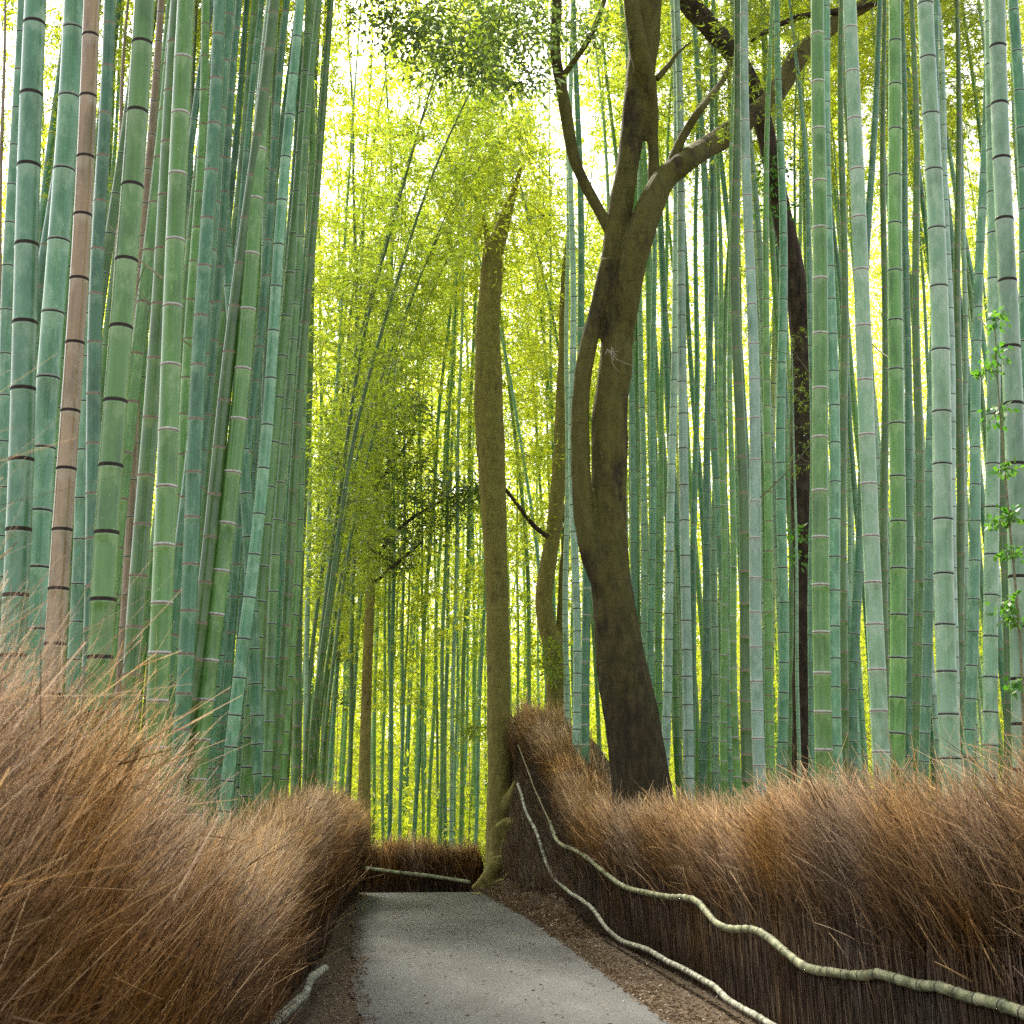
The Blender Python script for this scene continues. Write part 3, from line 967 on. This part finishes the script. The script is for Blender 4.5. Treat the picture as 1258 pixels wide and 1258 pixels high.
link('crown', local(leaf_cloud(cl, 300, .33, (.12, .032), [LEAF_Y, BARK_C], 41, 1.0), tC), tC)

# --- the small twin-stemmed tree behind the mound
dD = 24.6
xD = at_y(684, 900, dD).x
tD = empty('tree', (xD, dD, gz(xD, dD)))
tag(tD, 'small curved twin-stemmed tree between the olive trunk and the big forked tree', 'tree')
m1 = limb([(685, 960, 30), (684, 900, 26), (684, 850, 25), (682, 805, 24), (672, 770, 22), (668, 735, 20), (672, 700, 19), (680, 655, 19), (685, 600, 19), (688, 540, 17), (690, 480, 15), (692, 420, 12), (692, 350, 9), (698, 290, 6)], dD)
m2 = limb([(684, 810, 14), (690, 770, 13), (692, 720, 11), (695, 670, 10), (697, 620, 7)], dD + .1)
link('trunk', local(solid_from_limbs('trunk', [m1, m2], BARK_C, .03, .02, 34), tD), tD)
link('branch', local(solid_from_limbs('branch', [limb([(674, 660, 7), (655, 645, 6), (632, 615, 5.5), (617, 597, 4.5), (606, 589, 3)], dD - .3)], BARK_B, .018, .006, 35), tD), tD)
cl = [(*at_y(px, py, dD), r_) for px, py, r_ in ((650, 560, .5), (690, 380, .7), (705, 300, .8), (640, 640, .35), (670, 330, .7))]
link('crown', local(leaf_cloud(cl, 300, .2, (.12, .04), [LEAF_Y, BARK_C], 51), tD), tD)

# --- dark evergreen beyond the fence, left of centre
dE = 29.5
xE = at_y(447, 1010, dE).x
tE = empty('tree', (xE, dE, gz(xE, dE)))
tag(tE, 'slender evergreen tree with dark leaf clumps beyond the far brushwood fence', 'tree')
mE = limb([(446, 1060, 20), (447, 1000, 17), (449, 900, 14), (452, 800, 13), (456, 700, 12), (459, 620, 10), (462, 550, 8), (466, 480, 5)], dE)
link('trunk', local(solid_from_limbs('trunk', [mE], BARK_C, .03, .012, 44), tE), tE)
for br in ([(457, 690, 6), (490, 650, 5), (530, 622, 4), (570, 605, 3)], [(458, 640, 6), (430, 615, 4), (405, 605, 3)], [(460, 600, 5), (490, 560, 4), (510, 530, 3)], [(456, 720, 5), (490, 690, 4), (520, 665, 3)]):
    link('branch', local(solid_from_limbs('branch', [limb(br, dE)], BARK_B, .022, .005, 45), tE), tE)
cl = [(*at_y(px, py, dE + random.uniform(-.6, .6)), r_) for px, py, r_ in
      ((470, 500, .55), (490, 530, .6), (455, 550, .5), (505, 500, .4), (430, 610, .6), (470, 620, .7), (510, 610, .7), (545, 595, .6), (575, 610, .45), (560, 630, .5), (500, 660, .6), (455, 665, .5), (530, 650, .5), (415, 650, .4), (480, 690, .35), (440, 580, .4), (590, 600, .3), (500, 575, .4))]
link('crown', local(leaf_cloud(cl, 430, .20, (.12, .05), [LEAF_D, BARK_B], 61), tE), tE)


# ------------------------------------------------------------------ small plants
def plant(name, label, cat, pts, leafmat, per, leaf, stem_pts, seed, size=.07):
    base = stem_pts[0]
    root = empty(name, (base[0], base[1], gz(base[0], base[1])))
    tag(root, label, cat)
    S = spline(stem_pts, 6)
    acc = Acc()
    V, Q = tube_arrays(S, np.linspace(.012, .004, len(S)), 6)
    acc.add(V, Q)
    for p in pts:
        j = int(np.argmin(np.linalg.norm(S - np.array(p[:3]), axis=1)))
        V, Q = tube_arrays(spline([S[j], (S[j] + np.array(p[:3])) / 2 + (0, 0, .03), p[:3]], 4), .003, 4)
        acc.add(V, Q)
    link('stem', local(acc.mesh('stem', [TWIG]), root), root)
    me = leaf_cloud(pts, per, size, leaf, [leafmat, TWIG], seed)
    link('leaves', local(me, root), root)


dS = 7.3
sp = [at_y(px, py, dS) for px, py in ((1262, 1000), (1254, 800), (1240, 640), (1228, 500), (1222, 400))]
sp = [Vector((sp[0].x, dS, 0))] + sp
cl = [(*at_y(px, py, dS), r_) for px, py, r_ in ((1210, 455, .05), (1224, 432, .05), (1228, 392, .03), (1222, 508, .045), (1243, 628, .05), (1228, 640, .04), (1240, 682, .04), (1238, 740, .05), (1246, 760, .035), (1248, 840, .03), (1240, 575, .02))]
plant('climbing_vine', 'bright green leafy sprigs climbing beside the culms at the right edge', 'vine', cl, LEAF_V, 22, (.05, .028), [tuple(v) for v in sp], 71, .035)
for nm_, px, py, d, r_, lm, lab in (('shrub', 683, 822, 24.0, .50, LEAF_G, 'low leafy shrub at the foot of the small twin-stemmed tree'),
                                    ('shrub', 575, 895, 28.6, .55, LEAF_G, 'sparse leafy shrub left of the olive trunk beyond the far brushwood fence'),
                                    ('shrub', 415, 800, 31.5, .8, LEAF_D, 'dark leafy shrub left of the slender evergreen trunk')):
    w = at_y(px, py, d)
    pts = [(w.x + random.gauss(0, r_ * .5), d + random.gauss(0, .2), w.z + random.gauss(0, r_ * .5), r_ * .5) for _ in range(7)]
    plant(nm_, lab, 'shrub', pts, lm, 80, (.10, .045), [(w.x, d, gz(w.x, d) - .05), (w.x + .05, d, w.z * .5), (w.x, d, w.z + r_ * .6)], 80 + px, .10)


# ------------------------------------------------------------------ brushwood fences
def brush_fence(label, line, hfun, thick, toward, near_d, n_main, mat, seed, lean=.5, thatch_n=0, thatch_h=.7, wid=.0032, over=.18, bank=False, lowmin=.40):
    """line: function s in [0,1] -> (x,y) of the path-side face; toward: unit x direction of the path side (+1 / -1)"""
    rng = np.random.default_rng(seed)
    x0, y0 = line(np.array([0.5]))
    root = empty('brushwood_fence', (float(x0[0]), float(y0[0]), gz(x0[0], y0[0])))
    tag(root, label, 'fence', 'brushwood fences along the path')
    off = -np.array(root.location)
    # dense inner core of packed brushwood
    ns = 90
    s = np.linspace(0, 1, ns)
    lx, ly = line(s)
    ang = np.arctan2(np.gradient(ly), np.gradient(lx))
    nxv, nyv = np.sin(ang) * toward, -np.cos(ang) * toward          # towards the path
    gr = ground(lx, ly)
    H = hfun(ly)
    rings = []
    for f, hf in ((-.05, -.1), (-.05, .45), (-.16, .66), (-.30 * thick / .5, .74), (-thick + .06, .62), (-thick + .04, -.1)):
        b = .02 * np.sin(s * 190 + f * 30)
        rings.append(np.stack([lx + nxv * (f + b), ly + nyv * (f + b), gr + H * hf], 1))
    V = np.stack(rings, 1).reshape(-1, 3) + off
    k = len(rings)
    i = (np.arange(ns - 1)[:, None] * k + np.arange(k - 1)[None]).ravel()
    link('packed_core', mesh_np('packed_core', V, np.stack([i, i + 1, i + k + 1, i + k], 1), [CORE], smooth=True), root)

    def basepts(n, bias):
        s = rng.random(n) ** bias
        lx, ly = line(s)
        e = 1e-3
        ax, ay = line(np.minimum(s + e, 1 + e))
        tx, ty = ax - lx, ay - ly
        q = np.hypot(tx, ty) + 1e-12
        tx, ty = tx / q, ty / q
        return s, lx, ly, tx, ty, ty * toward, -tx * toward

    Vs, Qs, Ts, Rs = [], [], [], []
    cnt = 0

    def push(V, Q, T, r):
        nonlocal cnt
        Vs.append(V + off)
        Qs.append(Q + cnt)
        Ts.append(T)
        Rs.append(r)
        cnt += len(V)

    # main twigs, in clumps
    n = n_main
    s, lx, ly, tx, ty, nx_, ny_ = basepts(n, near_d)
    gr = ground(lx, ly)
    H = hfun(ly)
    depth = rng.random(n) ** 1.5 * thick
    u = rng.random(n)
    topz = H * (1 - .30 * u ** 1.3) + .07 * np.sin(ly * 5.1 + 2 * np.sin(ly * 1.7)) 
    L = rng.uniform(.5, .95, n) * np.minimum(1, H / 1.3)
    cid = (ly * 7.3).astype(int)
    crand = 1.0 * np.random.default_rng(seed + 1).normal(0, 1, (2000, 3))[np.abs(cid * 31 + (depth * 9).astype(int)) % 2000]
    leanf = lean * (1 + .55 * crand[:, 0]) + rng.normal(0, .26, n)
    outw = over * (1.2 - depth / thick) + .12 * crand[:, 1] + rng.normal(0, .22, n)
    low = rng.random(n) < .42                                        # twigs that end lower on the face
    topz = np.where(low, H * rng.uniform(lowmin, .95, n), topz + rng.normal(0, .05, n) + np.abs(rng.normal(0, .05, n)) * (rng.random(n) < .3))
    depth = np.where(low, depth * .25, depth)
    d = np.stack([nx_ * outw + tx * leanf * .55, ny_ * outw + ty * leanf * .55, np.ones(n)], 1)
    bend = np.stack([tx * leanf * .5 + nx_ * .10, ty * leanf * .5 + ny_ * .10, -.10 * np.ones(n)], 1) * rng.uniform(-.1, .9, n)[:, None]
    bend = bend + rng.normal(0, .07, (n, 3))
    dn = d / np.linalg.norm(d, axis=1)[:, None]
    tip = dn * L[:, None] + bend * L[:, None]
    base = np.stack([lx - nx_ * depth, ly - ny_ * depth, gr + topz], 1)
    base[:, 2] -= tip[:, 2]
    base[:, 0] -= tip[:, 0] * .5
    base[:, 1] -= tip[:, 1] * .5
    # keep the roots of the twigs off the path
    far = np.maximum(0, (base[:, 0] - lx) * nx_ + (base[:, 1] - ly) * ny_ - .0)
    base[:, 0] -= nx_ * far
    base[:, 1] -= ny_ * far
    ww = (wid + .00042 * ly) * np.exp(rng.normal(-.1, .5, n))
    V, Q, T = strands(base, d, L, ww, rng, bend, 4)
    rr = rng.random(n)
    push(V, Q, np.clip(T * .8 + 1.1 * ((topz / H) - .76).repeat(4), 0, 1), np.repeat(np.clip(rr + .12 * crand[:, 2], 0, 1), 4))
    # fine side twigs near the tips
    m = n
    k = rng.integers(0, n, m)
    t = rng.uniform(.4, .95, m)
    p = base[k] + dn[k] * (L[k] * t)[:, None] + bend[k] * (L[k] * t * t)[:, None]
    d2 = dn[k] + 2 * bend[k] * t[:, None] + rng.normal(0, .42, (m, 3))
    V, Q, T = strands(p, d2, rng.uniform(.10, .30, m), ww[k] * .5, rng, None, 2)
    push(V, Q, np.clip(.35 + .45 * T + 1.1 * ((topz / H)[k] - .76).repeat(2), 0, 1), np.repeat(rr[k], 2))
    k = rng.integers(0, n, n // 30)
    V, Q, T = strands(base[k] + dn[k] * (L[k] * .35)[:, None] + rng.normal(0, .03, (len(k), 3)) + np.stack([nx_[k], ny_[k], 0 * nx_[k]], 1) * .05,
                      dn[k] + rng.normal(0, .28, (len(k), 3)), rng.uniform(.2, .5, len(k)), ww[k] * .8, rng, bend[k], 4)
    push(V, Q, np.clip(.55 + .5 * T, 0, 1), np.repeat(rng.uniform(.45, 1.0, len(k)), 4))
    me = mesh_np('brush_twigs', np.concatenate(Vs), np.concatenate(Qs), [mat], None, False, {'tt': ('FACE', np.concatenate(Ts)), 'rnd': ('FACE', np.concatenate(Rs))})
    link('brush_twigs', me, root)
    if thatch_n:
        Vs, Qs, Ts, Rs, cnt = [], [], [], [], 0
        n = thatch_n
        s, lx, ly, tx, ty, nx_, ny_ = basepts(n, near_d)
        z0 = ground(lx, ly) + rng.uniform(-.05, thatch_h * .55, n)
        inn = rng.random(n) * .06 - .01
        base = np.stack([lx - nx_ * inn, ly - ny_ * inn, z0], 1)
        d = np.stack([rng.normal(0, .05, n), rng.normal(0, .06, n), np.ones(n)], 1)
        V, Q, T = strands(base, d, rng.uniform(.2, .55, n), .005 * rng.uniform(.5, 1.4, n), rng, None, 2, .8)
        push(V, Q, T, np.repeat(rng.random(n), 2))
        if bank:
            n = 13000
            y_ = rng.uniform(15.2, 24.2, n)
            fx, _ = line((y_ - 2.2) / 23.0)
            x_ = fx - .36 * rng.random(n) ** 1.5 * ss(15.5, 20, y_) + .03
            base = np.stack([x_, y_, ground(x_, y_) - .04], 1)
            d = np.stack([rng.normal(-.12, .12, n), rng.normal(.1, .15, n), np.ones(n)], 1)
            V, Q, T = strands(base, d, rng.uniform(.10, .34, n), .010 * rng.uniform(.5, 1.4, n), rng, None, 2, .7)
            push(V, Q, T, np.repeat(rng.random(n), 2))
        me = mesh_np('stem_thatch', np.concatenate(Vs), np.concatenate(Qs), [THATCH], None, False, {'tt': ('FACE', np.concatenate(Ts)), 'rnd': ('FACE', np.concatenate(Rs))})
        link('stem_thatch', me, root)
    return root


def rail(root, pts, r0, mat, label=None, seed=0, spacing=.16):
    """a split-bamboo rail with swollen dark joints"""
    rng = np.random.default_rng(seed)
    P_ = spline(pts, 30)
    P_ = P_ + np.stack([np.interp(np.arange(len(P_)), np.arange(0, len(P_) + 12, 12), rng.normal(0, .007, len(np.arange(0, len(P_) + 12, 12)))) for _ in range(3)], 1) * (.3, .5, 1)
    seg = np.linalg.norm(np.diff(P_, axis=0), axis=1)
    L = np.concatenate([[0], np.cumsum(seg)])
    ss_, rr, mi = [], [], []
    p = .02
    while p < L[-1] - .03:
        e = .006
        sw = rng.uniform(.92, 1.08)
        for a, f, m_ in ((-4 * e, sw, 0), (-1.3 * e, 1.16, 1), (e, 1.12, 0), (4 * e, sw, 0)):
            ss_.append(p + a)
            rr.append(f)
            mi.append(m_)
        p += spacing * rng.uniform(.75, 1.25)
    ss_ = np.array(ss_)
    pts = np.stack([np.interp(ss_, L, P_[:, j]) for j in range(3)], 1)
    V, Q = tube_arrays(pts, r0 * np.array(rr), 9)
    idx = np.concatenate([np.repeat(mi[:-1], 9), np.zeros(len(Q) - 9 * (len(ss_) - 1), int)])
    me = mesh_np('rail', V - np.array(root.location), Q, [mat, ROPE], idx, True)
    o = link('rail', me, root)
    if label:
        o['label'] = label
    return o


def left_line(s):
    y = 1.2 + 21.2 * s
    return -.62 + .30 * ss(9, 23, y) - .05 * np.sin(y * .8), y


def left_h(y):
    return 1.80 - .14 * ss(2.4, 3.4, y) - .42 * ss(3.2, 5.6, y) + .28 * ss(8, 13, y) - .22 * ss(17, 22, y)


fl = brush_fence('tall tan brushwood fence along the left side of the path, tips leaning forward', left_line, left_h, .5, 1, 1.6, 66000, BRUSH_L, 101, .25, 12000, .6, .0024, .16)
rail(fl, [at_x(px, py, x) for px, py, x in ((262, 1330, -.52), (300, 1292, -.51), (340, 1255, -.50), (372, 1224, -.48), (383, 1200, -.45), (400, 1190, -.40))], .030, RAIL2, 'pale lichen-covered lower rail', 3, .09)


def right_line(s):
    y = 2.2 + 23.0 * s
    return 2.62 + .05 * np.sin(y * .7) - .22 * ss(17, 24, y), y


def right_h(y):
    return 1.66 - .20 * ss(6, 11, y) + .04 * np.sin(y * 1.7) - .02 * ss(17, 22, y)


fr = brush_fence('long brown brushwood fence along the right side of the path climbing a mound', right_line, right_h, .6, -1, 1.35, 62000, BRUSH_R, 202, .40, 30000, .95, .0024, .10, True, .62)
up = [(676, 1010, 2.44), (686, 1034, 2.48), (720, 1052, 2.5), (760, 1085, 2.52), (810, 1100, 2.54), (850, 1105, 2.55), (884, 1135, 2.55), (930, 1143, 2.55), (960, 1165, 2.55), (992, 1188, 2.55), (1040, 1197, 2.55), (1090, 1201, 2.55), (1150, 1214, 2.55), (1205, 1228, 2.55), (1262, 1244, 2.55), (1420, 1290, 2.55)]
lo = [(636, 962, 2.28), (648, 1000, 2.30), (660, 1025, 2.34), (676, 1072, 2.42), (700, 1096, 2.46), (726, 1114, 2.48), (752, 1148, 2.5), (790, 1165, 2.52), (822, 1181, 2.52), (870, 1208, 2.53), (905, 1235, 2.53), (945, 1258, 2.53), (1080, 1330, 2.53)]
rail(fr, [at_x(*p) for p in up], .026, RAIL, 'upper rail of greenish bamboo', 5, .23)
rail(fr, [at_x(*p) for p in ((637, 915, 2.33), (648, 945, 2.36), (664, 985, 2.42), (684, 1028, 2.48))], .010, TWIG, 'thin brown rail climbing the mound', 8, .3)
rail(fr, [at_x(*p) for p in lo], .024, RAIL2, 'lower rail, pale with lichen', 6, .16)


def far_line(s):
    return -5.5 + 7.3 * s, 30.2 - 5.6 * s - .6 * np.sin(s * 3.1)


def far_h(y):
    return 1.12 + 0 * y


ff = brush_fence('short far brushwood fence closing the view at the end of the path', far_line, far_h, .5, 1, 1.0, 15000, BRUSH_L, 303, .05, 4000, .5, .006, .12)
rail(ff, [at_y(px, py, d) for px, py, d in ((395, 1056, 25.9), (450, 1066, 25.2), (520, 1075, 24.7), (592, 1086, 24.0))], .032, RAIL, 'pale bamboo rail', 7, .3)

# ------------------------------------------------------------------ world, sun, camera
W = bpy.data.worlds.new('World')
SC.world = W
W.use_nodes = True
nt = W.node_tree
nt.nodes.clear()
SUN_EL, SUN_AZ = 52, -14            # azimuth measured from +Y towards +X
sky = N(nt, 'ShaderNodeTexSky', sky_type='NISHITA', sun_disc=False)
sky.sun_elevation = R(SUN_EL)
sky.sun_rotation = R(SUN_AZ)
sky.air_density = 1.0
sky.dust_density = 4.0
sky.ozone_density = .4
bg = N(nt, 'ShaderNodeBackground')
bg.inputs['Strength'].default_value = .15
hz = N(nt, 'ShaderNodeHueSaturation')
hz.inputs['Saturation'].default_value = .32
nt.links.new(sky.outputs[0], hz.inputs['Color'])
nt.links.new(hz.outputs[0], bg.inputs[0])
wo = N(nt, 'ShaderNodeOutputWorld')
nt.links.new(bg.outputs[0], wo.inputs[0])

sl = bpy.data.lights.new('sun', 'SUN')
sl.energy = 5.0
sl.angle = R(9)
sl.color = (1, .93, .78)
so = bpy.data.objects.new('sun', sl)
COL.objects.link(so)
sd = Vector((math.sin(R(SUN_AZ)) * math.cos(R(SUN_EL)), math.cos(R(SUN_AZ)) * math.cos(R(SUN_EL)), math.sin(R(SUN_EL))))
so.rotation_euler = sd.to_track_quat('Z', 'Y').to_euler()
so.location = sd * 60

cam = bpy.data.cameras.new('camera')
co = bpy.data.objects.new('camera', cam)
COL.objects.link(co)
co.location = EYE
co.rotation_euler = Matrix((RGT, UPV, -FWD)).transposed().to_euler()
cam.sensor_width = 36
cam.lens = 36 * F_PX / 1258
cam.clip_start = .05
cam.clip_end = 600
cam.dof.use_dof = True
cam.dof.focus_distance = 12.5
cam.dof.aperture_fstop = 13.0
SC.camera = co

SC.view_settings.view_transform = 'Standard'
SC.view_settings.look = 'None'
SC.view_settings.exposure = 1.58
SC.view_settings.gamma = 1
SC.cycles.max_bounces = 7
SC.cycles.diffuse_bounces = 4
SC.cycles.transmission_bounces = 5
SC.cycles.use_denoising = False
